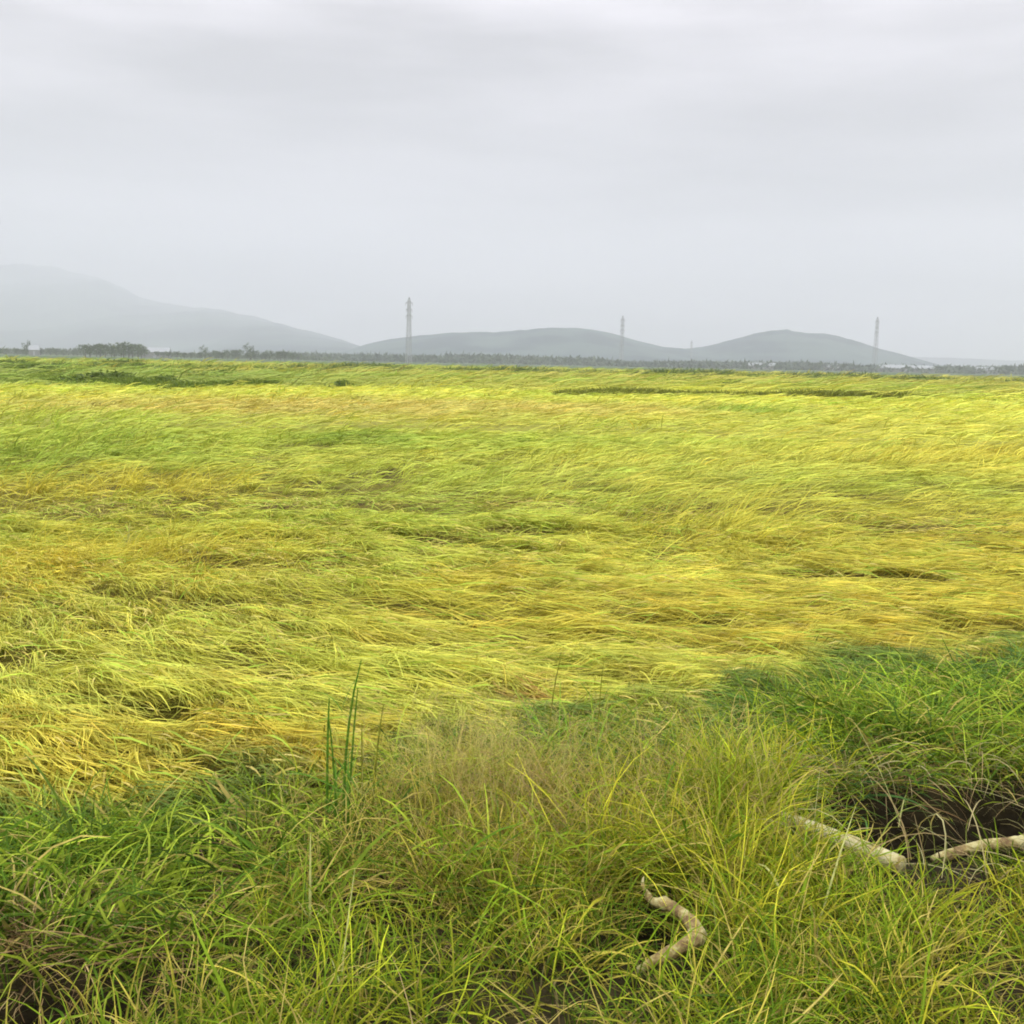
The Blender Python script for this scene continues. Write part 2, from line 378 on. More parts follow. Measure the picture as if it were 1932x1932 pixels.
# ------------------------------------------------------------------ blades
class Batch:
    def __init__(self): self.V = []; self.F = []; self.C = []; self.n = 0
    def blades(self, root, az, e0, e1, length, width, c0, c1, seg=5, power=1.2, floor=None, floor_off=None, roll=None, prof=None, sway=None):
        """ribbons: root (N,3), azimuth, start and end elevation, length, width, colours at base and tip"""
        Nn = len(root); t = np.linspace(0, 1, seg + 1)
        el = e0[:, None] + (e1 - e0)[:, None] * (t[None, :] ** power)
        azs = az[:, None] + (0 if sway is None else sway[:, None] * t[None, :])
        st = (length / seg)[:, None]
        em = (el[:, 1:] + el[:, :-1]) / 2; am = (azs if sway is not None else np.repeat(az[:, None], seg + 1, 1))
        am = (am[:, 1:] + am[:, :-1]) / 2
        dx = np.cos(em) * np.cos(am) * st; dy = np.cos(em) * np.sin(am) * st; dz = np.sin(em) * st
        P = np.zeros((Nn, seg + 1, 3)); P[:, 0] = root
        P[:, 1:, 0] = root[:, None, 0] + np.cumsum(dx, 1); P[:, 1:, 1] = root[:, None, 1] + np.cumsum(dy, 1)
        P[:, 1:, 2] = root[:, None, 2] + np.cumsum(dz, 1)
        if floor is not None:
            fz = floor(P[:, 1:, 0], P[:, 1:, 1]) + (0 if floor_off is None else floor_off[:, None])
            P[:, 1:, 2] = np.maximum(P[:, 1:, 2], fz)
        T = np.gradient(P, axis=1); T /= np.linalg.norm(T, axis=2, keepdims=True) + 1e-9
        side = np.cross(T, np.array([0, 0, 1.0])); side /= np.linalg.norm(side, axis=2, keepdims=True) + 1e-6
        up = np.cross(side, T)
        if roll is None: roll = rng.uniform(-1.2, 1.2, Nn)
        B = side * np.cos(roll)[:, None, None] + up * np.sin(roll)[:, None, None]
        if prof is None: prof = np.clip(np.minimum(.55 + 1.6 * t, 1.0) * np.sqrt(np.clip(1.03 - t, 0, 1)) * 1.0, .06, 1)
        W = (width[:, None] * prof[None, :])[..., None] * .5
        V = np.stack([P - B * W, P + B * W], 2).reshape(-1, 3)
        base = (np.arange(Nn) * (seg + 1) * 2)[:, None] + np.arange(seg)[None, :] * 2 + self.n
        F = np.stack([base, base + 1, base + 3, base + 2], 2).reshape(-1, 4)
        cc = c0[:, None, :] * (1 - t[None, :, None]) + c1[:, None, :] * t[None, :, None]
        self.V.append(V); self.F.append(F); self.C.append(np.repeat(cc, 2, 1).reshape(-1, 3)); self.n += len(V)
    def build(self, name, mat, parent=None):
        V = np.concatenate(self.V)
        if parent is not None: V = V - np.array(parent.location)
        return mesh_np(name, V, np.concatenate(self.F), mat, parent, np.concatenate(self.C))
U_ = lambda a, b, n: rng.uniform(a, b, n)
G_ = lambda s, n: rng.normal(0, s, n)

# ------------------------------------------------------------------ the lodged rice
def rice_zone(batch, d0, d1, clumps, per, seg, wmin, wpx, lmin, lmax, spread):
    # positions: even over the ground of a wedge somewhat wider than the view
    r = np.sqrt(U_(d0 ** 2, d1 ** 2, clumps) if d1 / d0 < 4 else np.exp(U_(math.log(d0), math.log(d1), clumps)) ** 2)
    th = U_(-.58, .58, clumps)
    x = r * np.sin(th); y = r * np.cos(th)
    e = edge_dist(x, y); g = gap_mask(x, y)
    holes = straw_holes(x, y)
    keep = (e > -.06) & (U_(0, 1, clumps) > g * 1.3) & (U_(0, 1, clumps) > holes * .9)
    x, y, r = x[keep], y[keep], r[keep]; n = len(x)
    a = flow(x, y) + G_(R(15), n) * (1 + .8 * sstep(1.3, .2, edge_dist(x, y))); hoff = U_(-.045, .07, n); lf = lift_amt(x, y) + (rng.random(n) < .13) * U_(.25, .9, n); col = field_colour(x, y)
    col = col * np.clip(1 + G_(.15, n), .5, 1.3)[:, None]
    hue = G_(.045, n); col = col * np.stack([1 + hue, 1 - .3 * hue, 1 - hue * .3], 1)
    X = np.repeat(x, per); Yv = np.repeat(y, per); A = np.repeat(a, per); Rr = np.repeat(r, per); LF = np.repeat(lf, per)
    Cc = np.repeat(col, per, 0); m = len(X)
    al = U_(-.5, .5, m) * spread * 1.3; ac = G_(spread * .17, m)
    X = X + np.cos(A) * al - np.sin(A) * ac; Yv = Yv + np.sin(A) * al + np.cos(A) * ac
    A = A + G_(R(9), m) + LF * G_(R(35), m)
    ln = U_(lmin, lmax, m) * (1 - .3 * np.clip(LF, 0, 1)) * (1 - .5 * sstep(1.5, .1, edge_dist(X, Yv))); scale = ln / .8
    e0 = R(22) + np.abs(G_(R(14), m)) + LF * U_(R(8), R(58), m)
    e1 = R(-12) + G_(R(7), m) + LF * U_(R(-15), R(30), m)
    w = np.maximum(wmin, Rr * wpx) * U_(.6, 1.3, m)
    HO = np.repeat(hoff, per); z = rice_top(X, Yv) - U_(.02, .12, m) + HO * .5
    off = U_(-.035, .02, m) + HO
    bright = 1 + G_(.12, m)
    c1 = Cc * bright[:, None]
    gold = (rng.random(m) < .18)[:, None]
    c1 = np.where(gold, c1 * np.array([1.08, .97, .9]), c1)
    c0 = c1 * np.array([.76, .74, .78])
    ok = np.ones(m, bool)
    for q in (.45, .85):
        tx, ty = X + np.cos(A) * ln * q, Yv + np.sin(A) * ln * q
        ok &= rng.random(m) > 1.15 * np.maximum(gap_mask(tx, ty), straw_holes(tx, ty))
    ok &= edge_dist(X + np.cos(A) * ln, Yv + np.sin(A) * ln) > -.35
    X, Yv, z, A, e0, e1, ln, w, c0, c1, off = (q[ok] for q in (X, Yv, z, A, e0, e1, ln, w, c0, c1, off)); m = len(X)
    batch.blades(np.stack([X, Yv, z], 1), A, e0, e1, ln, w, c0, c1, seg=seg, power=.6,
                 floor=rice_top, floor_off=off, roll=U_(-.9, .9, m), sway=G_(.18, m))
B1 = Batch()
rice_zone(B1, 3.6, 12.5, 9000, 13, 4, .0068, .00085, .24, .55, .14)
rice_zone(B1, 3.6, 6.3, 1900, 14, 4, .0068, .00085, .24, .5, .13)
rice_zone(B1, 12.5, 27, 7600, 8, 3, .011, .0010, .40, .80, .26)
rice_zone(B1, 27, 70, 6800, 6, 3, .02, .0011, .7, 1.3, .5)
rice_zone(B1, 70, 315, 5600, 5, 3, .06, .0011, 2.0, 4.0, 1.6)
# dull straw lying at the bottom of the furrows
n_ = 12000; r_ = np.sqrt(U_(3.5 ** 2, 15 ** 2, n_)); th = U_(-.58, .58, n_); x = r_ * np.sin(th); y = r_ * np.cos(th)
k_ = edge_dist(x, y) > -.1; x, y = x[k_], y[k_]; m = len(x)
zz = rice_top(x, y) - .115 - .20 * np.maximum(gap_mask(x, y), straw_holes(x, y))
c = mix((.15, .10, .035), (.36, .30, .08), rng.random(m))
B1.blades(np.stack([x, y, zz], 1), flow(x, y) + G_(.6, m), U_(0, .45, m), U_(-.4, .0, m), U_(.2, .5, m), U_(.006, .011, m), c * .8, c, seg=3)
# drooping seed heads and stray green leaves on the near locks
for n_, l_, w_, cc in ((12000, (.07, .14), (.006, .010), ((.72, .63, .20), (.66, .54, .13))), (4000, (.18, .36), (.007, .011), ((.36, .55, .06), (.50, .62, .08)))):
    r_ = np.sqrt(U_(3.6 ** 2, 13.5 ** 2, n_)); th = U_(-.58, .58, n_); x = r_ * np.sin(th); y = r_ * np.cos(th)
    k_ = (edge_dist(x, y) > .02) & (gap_mask(x, y) < .3); x, y = x[k_], y[k_]; m = len(x)
    c = mix(cc[0], cc[1], rng.random(m)) * (1 + G_(.12, m))[:, None]
    e_ = U_(-.1, .5, m)
    B1.blades(np.stack([x, y, rice_top(x, y) + U_(-.01, .06, m)], 1), flow(x, y) + G_(.45, m), e_, e_ - U_(.3, 1.1, m), U_(*l_, m), U_(*w_, m), c * .9, c, seg=3, power=1.2,
              floor=rice_top, prof=np.array([.35, 1.0, .8, .3]))
# standing, fanned-out tufts where the crop was only half blown over
for p, a, b, col, lf in FP:
    if lf < .55: continue
    dp = math.hypot(*p); nc = int(46 * lf); per = 9
    x = p[0] + G_(a * .5, nc); y = p[1] + G_(b * .5, nc); m = nc * per
    X_ = np.repeat(x, per) + G_(.05, m); Y_ = np.repeat(y, per) + G_(.05, m)
    fanaz = np.repeat(flow(x, y) + G_(.5, nc), per) + G_(.35, m)
    ce = np.repeat(mix(field_colour(x, y), col, .75) * np.clip(1 + G_(.15, nc), .6, 1.3)[:, None], per, 0) * (1 + G_(.1, m))[:, None]
    el = U_(.5, 1.25, m)
    B1.blades(np.stack([X_, Y_, rice_top(X_, Y_) - .06], 1), fanaz, el, el - U_(.3, 1.3, m), U_(.22, .5, m) * (1 + dp * .012), np.maximum(.007, dp * .0009) * U_(.7, 1.2, m),
              ce * np.array([.85, .82, .8]), ce, seg=4, power=1.3, sway=G_(.3, m))
rice = B1.build('rice_field', M_rice)
tag(rice, 'yellow-green ripening rice crop flattened by wind, swirling across the whole plain', 'rice crop', kind='stuff')

# ------------------------------------------------------------------ grass on the bank
KIND = {  # per clump: n, length, width, e0 (deg), bend, spread, colours, tip
 'lush':  dict(n=24, l=(.20, .42), w=(.006, .012), e=(20, 75), bend=(50, 110), s=.06, c=[(.23, .37, .022), (.10, .21, .014), (.38, .52, .045)]),
 'blue':  dict(n=26, l=(.20, .42), w=(.005, .009), e=(15, 45), bend=(30, 70), s=.09, c=[(.08, .19, .04), (.15, .30, .045), (.29, .45, .07)]),
 'wisp':  dict(n=40, l=(.16, .40), w=(.002, .0042), e=(15, 80), bend=(20, 80), s=.09, c=[(.44, .44, .045), (.52, .44, .09), (.32, .39, .035), (.55, .46, .13)]),
 'yellow': dict(n=30, l=(.18, .44), w=(.003, .0075), e=(25, 85), bend=(15, 75), s=.07, c=[(.36, .46, .022), (.52, .54, .04), (.20, .33, .016)]),
 'mid':   dict(n=30, l=(.13, .32), w=(.003, .007), e=(20, 85), bend=(20, 90), s=.07, c=[(.22, .36, .018), (.38, .46, .026), (.12, .23, .012), (.50, .47, .07)]),
 'dry':   dict(n=34, l=(.12, .30), w=(.0024, .0050), e=(5, 55), bend=(10, 60), s=.10, c=[(.40, .29, .12), (.28, .19, .08), (.52, .42, .19)]),
}
_GP = [  # point of the photo, radii in metres, kind, weight
 ((60, 1600), .6, .4, 'lush', 3), ((250, 1600), .5, .5, 'lush', 3), ((120, 1740), .5, .32, 'lush', 3), ((400, 1580), .35, .4, 'lush', 2.2), ((330, 1700), .35, .25, 'lush', 2),
 ((350, 1560), .4, .25, 'blue', .5), ((640, 1500), .22, .3, 'lush', .8),
 ((540, 1600), .22, .25, 'dry', 1.3), ((90, 1845), .35, .10, 'dry', 7.0), ((380, 1830), .35, .12, 'dry', .8), ((560, 1760), .3, .2, 'dry', .4),
 ((760, 1640), .4, .35, 'wisp', 1.0), ((920, 1540), .3, .5, 'wisp', 1.3), ((1080, 1620), .35, .35, 'wisp', .9), ((640, 1560), .3, .4, 'lush', 1.5), ((1180, 1640), .3, .3, 'lush', .8), ((760, 1720), .3, .2, 'lush', .9), ((500, 1780), .25, .2, 'wisp', .6), ((1240, 1560), .4, .5, 'wisp', .8), ((860, 1740), .4, .3, 'wisp', .7),
 ((1050, 1430), .35, .35, 'lush', 5), ((810, 1450), .3, .3, 'blue', 3), ((1180, 1430), .7, .45, 'blue', 7), ((1500, 1340), .8, .45, 'blue', 3), ((1800, 1330), .8, .4, 'blue', 3),
 ((1560, 1430), .7, .4, 'lush', 2.5), ((1850, 1380), .6, .5, 'lush', 2.5), ((1700, 1400), .6, .4, 'mid', .9),
 ((1420, 1600), .4, .6, 'yellow', 1.3), ((1500, 1740), .5, .4, 'yellow', 1.0), ((1750, 1750), .5, .4, 'yellow', 1.1), ((1900, 1850), .4, .3, 'yellow', .9), ((1650, 1640), .4, .2, 'yellow', .7), ((1380, 1500), .3, .3, 'yellow', .8),
 ((700, 1880), .5, .25, 'mid', 1.1), ((1000, 1860), .6, .3, 'mid', 1.2), ((1350, 1880), .5, .3, 'mid', 1.0), ((1600, 1880), .5, .3, 'mid', .9), ((450, 1890), .3, .2, 'mid', .8), ((650, 1800), .3, .2, 'lush', .6), ((880, 1800), .2, .2, 'lush', .8),
 ((1700, 1500), .3, .3, 'dry', .7), ((1880, 1640), .3, .2, 'dry', .7),
]
GPc = [(on_plane(p[0], p[1], .22)[:2], a, b, k, w) for p, a, b, k, w in _GP]
kinds = list(KIND)
NCL = 9000
cy_ = 1.9 + 5.2 * np.sqrt(U_(.0, 1, NCL)); cx_ = U_(-.60, .60, NCL) * cy_
ee = edge_dist(cx_, cy_); hv = hole(cx_, cy_)
def seg_clear(x, y, a, b, front, back):
    # 1 on the stretch just before (towards -y) and behind a piece of wood
    t = np.clip(((x - a[0]) * (b[0] - a[0]) + (y - a[1]) * (b[1] - a[1])) / ((b[0] - a[0]) ** 2 + (b[1] - a[1]) ** 2), 0, 1)
    dy = y - (a[1] + t * (b[1] - a[1])); dx = np.abs(x - (a[0] + t * (b[0] - a[0])))
    return np.where((dy > -front) & (dy < back) & (dx < .10), 1.0, 0.0)
CL = np.zeros(NCL)
for q in ((1490, 1555, 1690, 1628), (1780, 1612, 2000, 1570)):
    a_, b_ = on_plane(q[0], q[1], .37), on_plane(q[2], q[3], .37)
    CL = np.maximum(CL, seg_clear(cx_, cy_, a_, b_, .42, .12))
for q in ((1222, 1685, 1312, 1768), (1215, 1825, 1312, 1768)):
    a_, b_ = on_plane(q[0], q[1], .42), on_plane(q[2], q[3], .42)
    CL = np.maximum(CL, seg_clear(cx_, cy_, a_, b_, .16, .06) * .85)
hk = on_plane(1252, 1762, .36); CL = np.maximum(CL, np.exp(-(((cx_ - hk[0]) / .085) ** 2 + ((cy_ - hk[1] + .02) / .15) ** 2) ** 2))
thin = sstep(.47, .57, fbm(cx_, cy_ * 1.6, .34, 61, 7, 2))
keep = (ee < .26 + .25 * (vnoise(cx_, cy_, .4) - .3)) & (hv < .07) & (rng.random(NCL) > .10) & (rng.random(NCL) > CL * .93) & (rng.random(NCL) > thin * .80)
cx_, cy_ = cx_[keep], cy_[keep]; ee = ee[keep]
HS = 1 - .62 * np.exp(-(((cx_ - DITCH[0]) / .9) ** 2 + ((cy_ - DITCH[1] + .70) / .45) ** 2) ** 2)
Wt = np.full((len(cx_), len(kinds)), .004)
Wt[:, kinds.index('mid')] = .06
for p, a, b, k, w in GPc:
    Wt[:, kinds.index(k)] += w * np.exp(-(((cx_ - p[0]) / a) ** 2 + ((cy_ - p[1]) / b) ** 2))
Wt /= Wt.sum(1, keepdims=True)
pick = (np.cumsum(Wt, 1) < rng.random(len(cx_))[:, None]).sum(1)
print('bank clumps', len(cx_))
NU = 26000                                  # short matted undergrowth between the tufts
uy = 1.9 + 5.4 * np.sqrt(U_(0, 1, NU)); ux = U_(-.60, .60, NU) * uy
ok = (edge_dist(ux, uy) < .25) & (hole(ux, uy) < .16)
ux, uy = ux[ok], uy[ok]; n = len(ux); B = Batch()
uc = np.array([(.13, .20, .02), (.20, .26, .025), (.27, .20, .08), (.34, .27, .11), (.09, .16, .015)])[rng.choice(5, n, p=[.3, .25, .15, .12, .18])]
uc = uc * (.75 + G_(.15, n))[:, None]
B.blades(np.stack([ux, uy, ground_z(ux, uy) - .005], 1), U_(0, 6.28, n), U_(.15, 1.2, n), U_(-.9, .2, n), U_(.06, .20, n), U_(.004, .009, n), uc * .7, uc, seg=3)
tag(B.build('undergrowth', M_grass), 'short matted undergrowth of mixed dead and green blades covering the soil of the bank', 'undergrowth', kind='stuff')
LBL = {'lush': 'broad dark green grass blades growing thick on the bank', 'blue': 'bluish green leaves lying over the edge between bank and rice',
       'wisp': 'fine olive and tan wispy grass in the middle of the bank', 'yellow': 'tall thin yellow-green grass at the right of the bank',
       'mid': 'short mixed green grass along the foot of the photo', 'dry': 'dead brown and tan grass matted in patches on the bank'}
NM = {'lush': 'lush_grass', 'blue': 'lodged_green_leaves', 'wisp': 'wispy_grass', 'yellow': 'yellow_grass', 'mid': 'short_grass', 'dry': 'dead_grass'}
for ki, k in enumerate(kinds):
    K = KIND[k]; sel = np.where(pick == ki)[0]
    if len(sel) == 0: continue
    B = Batch(); n = len(sel); per = K['n']
    cl = np.array(K['c'])[rng.integers(0, len(K['c']), n)] * np.clip(1 + G_(.28, n), .45, 1.6)[:, None]
    lean = U_(0, 2 * math.pi, n); tall = U_(.7, 1.25, n)
    X = np.repeat(cx_[sel], per); Yv = np.repeat(cy_[sel], per); m = len(X)
    ox = G_(K['s'], m); oy = G_(K['s'], m); X = X + ox; Yv = Yv + oy
    az = np.arctan2(oy, ox) + G_(1.3, m); kink = G_(.9, m)
    if k == 'blue': az = np.repeat(np.where(rng.random(n) < .65, 0.0, math.pi), per) + G_(.35, m) - .2
    w1 = .35; az = np.where(rng.random(m) < w1, np.repeat(lean, per) + G_(.4, m), az)
    ln = U_(*K['l'], m) * np.repeat(tall * HS[sel], per)
    e0 = np.radians(U_(*K['e'], m)); e1 = e0 - np.radians(U_(*K['bend'], m))
    w = U_(*K['w'], m)
    w = w * np.where(rng.random(m) < .06, 1.8, 1.0)
    z = ground_z(X, Yv) - .01
    ok = hole(X, Yv) < .18
    c = np.repeat(cl, per, 0) * (1 + G_(.15, m))[:, None]
    old = rng.random(m) < (.06 if k in ('lush', 'blue') else .11)
    c = np.where(old[:, None], np.array(STRAW) * U_(.6, 1.1, m)[:, None], c)
    c0 = c * np.array([.62, .58, .62]); c1 = c * np.array([1.08, 1.0, 1.0])  # shade low between the blades painted in: bases darker than the tips
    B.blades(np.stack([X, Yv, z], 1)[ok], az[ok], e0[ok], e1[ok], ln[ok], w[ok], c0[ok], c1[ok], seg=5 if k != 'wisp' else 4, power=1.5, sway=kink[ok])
    if k == 'wisp':   # airy seed heads: hair-fine branchlets round the tips
        nh = n * 16; i = rng.integers(0, n, nh)
        hx = cx_[sel][i] + G_(.10, nh); hy = cy_[sel][i] + G_(.10, nh); hz = ground_z(hx, hy) + U_(.12, .42, nh) * tall[i]
        hc_ = np.array([(.36, .28, .13), (.34, .30, .09), (.36, .23, .13)])[rng.integers(0, 3, nh)]
        B.blades(np.stack([hx, hy, hz], 1), U_(0, 6.28, nh), U_(.2, 1.4, nh), U_(-.6, .6, nh), U_(.04, .12, nh), U_(.0010, .0020, nh), hc_, hc_, seg=2)
        for px_, py_, sx_, sy_, nt in ((920, 1590, .17, .15, 150), (1230, 1570, .2, .2, 50), (740, 1600, .2, .15, 45)):
            tp = on_plane(px_, py_, .3); tx = tp[0] + G_(sx_, nt); ty = tp[1] + G_(sy_, nt)
            q = (hole(tx, ty) < .05); tx, ty = tx[q], ty[q]; nt = len(tx); tl = U_(.36, .58, nt)
            tcol = np.array([(.55, .47, .14), (.60, .54, .17), (.42, .46, .06)])[rng.integers(0, 3, nt)]
            ta = U_(0, 6.28, nt); te = U_(1.2, 1.52, nt)
            B.blades(np.stack([tx, ty, ground_z(tx, ty)], 1), ta, te, te - .25, tl, U_(.002, .0034, nt), tcol * .8, tcol, seg=4)
            i = np.repeat(np.arange(nt), 14); f = U_(.6, 1.02, len(i)); L_ = tl[i] * f; ce_ = np.cos(te[i] - .1)
            hp = np.stack([tx[i] + np.cos(ta[i]) * ce_ * L_, ty[i] + np.sin(ta[i]) * ce_ * L_, ground_z(tx[i], ty[i]) + L_ * np.sin(te[i] - .1)], 1)
            B.blades(hp, U_(0, 6.28, len(i)), U_(.3, 1.3, len(i)), U_(-.3, .6, len(i)), U_(.02, .07, len(i)), U_(.001, .002, len(i)), tcol[i], tcol[i], seg=2)
    tag(B.build(NM[k], M_grass), LBL[k], 'grass', kind='stuff')

# ------------------------------------------------------------------ single plants that stand out
def plant(name, label, cat, base, stems, leaves, col, leafcol, group=None):
    """stems: (dx, dy, height, lean azimuth, lean angle, width, droop); leaves: (dx, dy, z, az, e0, e1, len, width)"""
    b = np.array(base, float)
    root = empty(name, tuple(b)); tag(root, label, cat, group)
    one = lambda v: np.array([v], float)
    for dx, dy, h, a, ln, w, dr in stems:
        B = Batch(); r0 = np.array([[b[0] + dx, b[1] + dy, b[2]]])
        for rl in (0, 1.57):
            B.blades(r0, one(a), one(math.pi / 2 - ln), one(math.pi / 2 - ln - dr), one(h), one(w), np.array([col]) * .8, np.array([col]),
                     seg=6, power=2.2, roll=one(rl), prof=np.array([1, 1, .95, .9, .8, .7, .35]))
        B.build('stem', M_grass, root)
    for dx, dy, z, a, e0, e1, ln, w in leaves:
        B = Batch(); B.blades(np.array([[b[0] + dx, b[1] + dy, b[2] + z]]), one(a), one(e0), one(e1), one(ln), one(w),
                              np.array([leafcol]) * .85, np.array([leafcol]), seg=7, power=1.3, roll=one(rng.uniform(-.7, .7)))
        B.build('leaf', M_grass, root)
    return root
def gp(px, py, z=None):
    p = on_plane(px, py, .2)
    for _ in range(6): p = on_plane(px, py, float(ground_z(p[0], p[1])))
    return p
DG = (.13, .28, .025); OL = (.30, .32, .04)
def fan(n, z0, z1, ln, w, spread=math.pi, e=(.7, 1.35), bend=1.2, s=.03):
    return [(rng.normal(0, s), rng.normal(0, s), rng.uniform(z0, z1), rng.uniform(-spread, spread), *(lambda q: (q, q - rng.uniform(.3, bend)))(rng.uniform(*e)), rng.uniform(.7, 1.1) * ln, w * rng.uniform(.7, 1.2)) for _ in range(n)]
plant('tall_grass_plant', 'tall dark green grass plant with upright stems before the rice left of centre', 'grass plant', gp(645, 1590),
      [(-.055, 0, .56, 0, .0, .011, .05), (.0, .02, .70, .3, .02, .011, .25), (.02, -.01, .60, .1, .05, .009, .05), (-.02, .02, .50, 3, .04, .009, .1)],
      fan(12, .0, .2, .34, .012) + [(0, .02, .52, 1.2, .9, .2, .16, .007), (0, .02, .50, 2.6, .9, -.2, .14, .006), (.0, .02, .58, .2, .8, -.3, .12, .006)], DG, DG)
plant('tall_grass_plant', 'thin brownish twin stems just right of the tall dark green grass plant', 'grass plant', gp(690, 1565),
      [(-.01, 0, .42, 0, -.02, .009, .02), (.02, 0, .50, 0, .06, .009, .1)], fan(5, 0, .1, .22, .008), OL, DG)
plant('grass_tuft', 'bright green grass tuft with spreading leaves at the edge of the rice near the centre', 'grass plant', gp(1030, 1470),
      [(0, 0, .56, 0, .03, .007, .2), (.22, .0, .55, 0, .0, .006, .1)], fan(20, .02, .2, .36, .010, s=.08), OL, (.22, .44, .03))
plant('bent_grass_plant', 'dark grass plant bending left with long leaves beside the tall upright stems', 'grass plant', gp(580, 1530),
      [(0, 0, .50, 2.6, .75, .008, .7), (-.05, 0, .52, 2.9, .5, .008, .3)], [(-.1, 0, .15, 2.9, .9, -.5, .35, .010), (-.12, .02, .2, 2.5, .7, -.6, .30, .009)] + fan(6, 0, .1, .3, .01), DG, DG)
plant('forked_weed', 'small dark forked weed standing against the rice at the left edge', 'weed', gp(35, 1620),
      [(0, 0, .26, .4, .3, .010, .2), (0, 0, .28, 2.6, .35, .010, .2)], fan(5, 0, .1, .2, .012), (.06, .11, .015), (.07, .12, .02))
plant('arching_grass_plant', 'green grass plant with two long arching leaves at the left of the bank', 'grass plant', gp(155, 1650),
      [(0, 0, .42, 2.9, .25, .012, .5)], [(0, 0, .05, 2.7, 1.25, .5, .45, .014), (.05, 0, .0, 2.9, 1.1, .2, .4, .012)] + fan(5, 0, .1, .3, .01), (.16, .24, .03), (.12, .2, .03))
for px, py, h in ((120, 1560, .20), (349, 1540, .25), (488, 1440, .24)):
    plant('rice_stalk', {120: 'thin olive stalk standing upright near the left edge of the rice', 349: 'golden upright stalk against the rice above the lush green grass',
          488: 'golden upright stalk furthest back, left of the tall dark green plant'}[px], 'stalk', gp(px, py),
          [(0, 0, h, 0, .01, .006, .02)], [(0, 0, h * .7, 3, .9, .2, .08, .006), (0, 0, h * .5, .2, 1.0, .3, .08, .006)], (.45, .34, .03), (.55, .42, .03), 'upright stalks at the edge of the rice')
for px, py, h, lab in ((238, 1030, .32, 'pale stalk standing out of the flattened rice at the left'), (1522, 950, .35, 'pale leaning stalk standing out of the rice at the right')):
    p = on_plane(px, py, .35); p[2] -= .1
    plant('rice_stalk', lab, 'stalk', p, [(0, 0, h, 0, .1, .018, .1), (.05, 0, h * .8, 0, -.1, .016, .1)], [(0, 0, h * .4, 2.5, 1.0, .3, .2, .016)], (.6, .6, .2), (.52, .55, .12), 'stalks left standing in the rice')
for px, py, az, e0, e1, ln, lab in ((585, 1760, 1.7, 1.5, 1.3, .30, 'pale yellow blade standing upright low in the grass left of centre'),
                                 (1540, 1760, .9, .95, .8, .42, 'long straw-coloured blade leaning right beside the bent stick'),
                                 (640, 1880, 1.3, 1.3, 1.2, .34, 'pale stem rising from the bottom of the bank left of centre'),
                                 (1480, 1740, 1.9, 1.45, -.9, .28, 'pale blade hooked over at its tip right of the bent stick'),
                                 (1700, 1560, 2.2, 1.1, .8, .45, 'long pale stem leaning left over the dark ditch')):
    plant('pale_grass_plant', lab, 'grass plant', gp(px, py), [], [(0, 0, .0, az, e0, e1, ln, .010), (.01, 0, 0, az + .9, e0 * .8, e1 - .8, ln * .4, .007), (-.01, 0, 0, az - 1.1, e0 * .7, e1 - .9, ln * .45, .007)], OL, (.60, .62, .22))

# ------------------------------------------------------------------ fallen wood
def tube(name, pts, rad, mat, parent=None, sides=12, seed=0, sub=6, knob=1.0):
    P = np.array(pts, float); n = len(P)
    t = np.linspace(0, n - 1, (n - 1) * sub + 1)
    i = np.clip(np.floor(t).astype(int), 0, n - 2); f = (t - i)[:, None]
    p0 = P[np.maximum(i - 1, 0)]; p1 = P[i]; p2 = P[i + 1]; p3 = P[np.minimum(i + 2, n - 1)]
    Q = .5 * ((2 * p1) + (p2 - p0) * f + (2 * p0 - 5 * p1 + 4 * p2 - p3) * f ** 2 + (3 * p1 - p0 - 3 * p2 + p3) * f ** 3)
    rr = np.interp(t, np.arange(n), rad)
    T = np.gradient(Q, axis=0); T /= np.linalg.norm(T, axis=1, keepdims=True)
    s = np.cross(T, (0, 0, 1.0)); s /= np.linalg.norm(s, axis=1, keepdims=True) + 1e-9; u = np.cross(s, T)
    a = np.linspace(0, 2 * math.pi, sides, endpoint=False)
    w = 1 + knob * (.35 * (vnoise(t[:, None] * 1.7 + seed, np.cos(a)[None] * 1.2 + 5, .8) - .5) + .30 * (vnoise(t[:, None] * 9 + seed, np.cos(a)[None] * 3 + 5, .8) - .5) + .22 * (vnoise(t[:, None] * 4, np.sin(a)[None] * 2 + 9 + seed, .6) - .5))
    V = Q[:, None] + (s[:, None] * np.cos(a)[None, :, None] + u[:, None] * np.sin(a)[None, :, None]) * (rr[:, None] * w)[..., None]
    m = len(Q); ix = np.arange(m * sides).reshape(m, sides); nx_ = np.roll(ix, -1, 1)
    F = [tuple(q) for q in np.stack([ix[:-1].ravel(), nx_[:-1].ravel(), nx_[1:].ravel(), ix[1:].ravel()], 1).tolist()]
    F.append(tuple(ix[0][::-1].tolist())); F.append(tuple(ix[-1].tolist()))
    me = bpy.data.meshes.new(name); V = V.reshape(-1, 3)
    if parent is not None: V = V - np.array(parent.location)
    me.from_pydata(V.tolist(), [], F); me.polygons.foreach_set('use_smooth', [True] * len(F))
    return link_mesh(name, me, mat, parent)
PP = lambda px, py, z: on_plane(px, py, z)
a, b = PP(1460, 1536, .40), PP(1700, 1632, .43)
o = tube('wooden_pole', [a, a * .66 + b * .34 + (0, 0, .004), a * .33 + b * .67 + (0, 0, .004), b], [.020, .027, .031, .031], M_plainpole, seed=3, knob=.3)
tag(o, 'pale straight wooden pole lying in the grass at the left end of the dark ditch', 'pole')
a, b = PP(1760, 1622, .38), PP(1990, 1575, .40)
o = tube('wooden_pole', [a, a * .6 + b * .4 + (0, 0, .015), a * .3 + b * .7, b], [.015, .021, .024, .026], M_pole, seed=8, knob=.7)
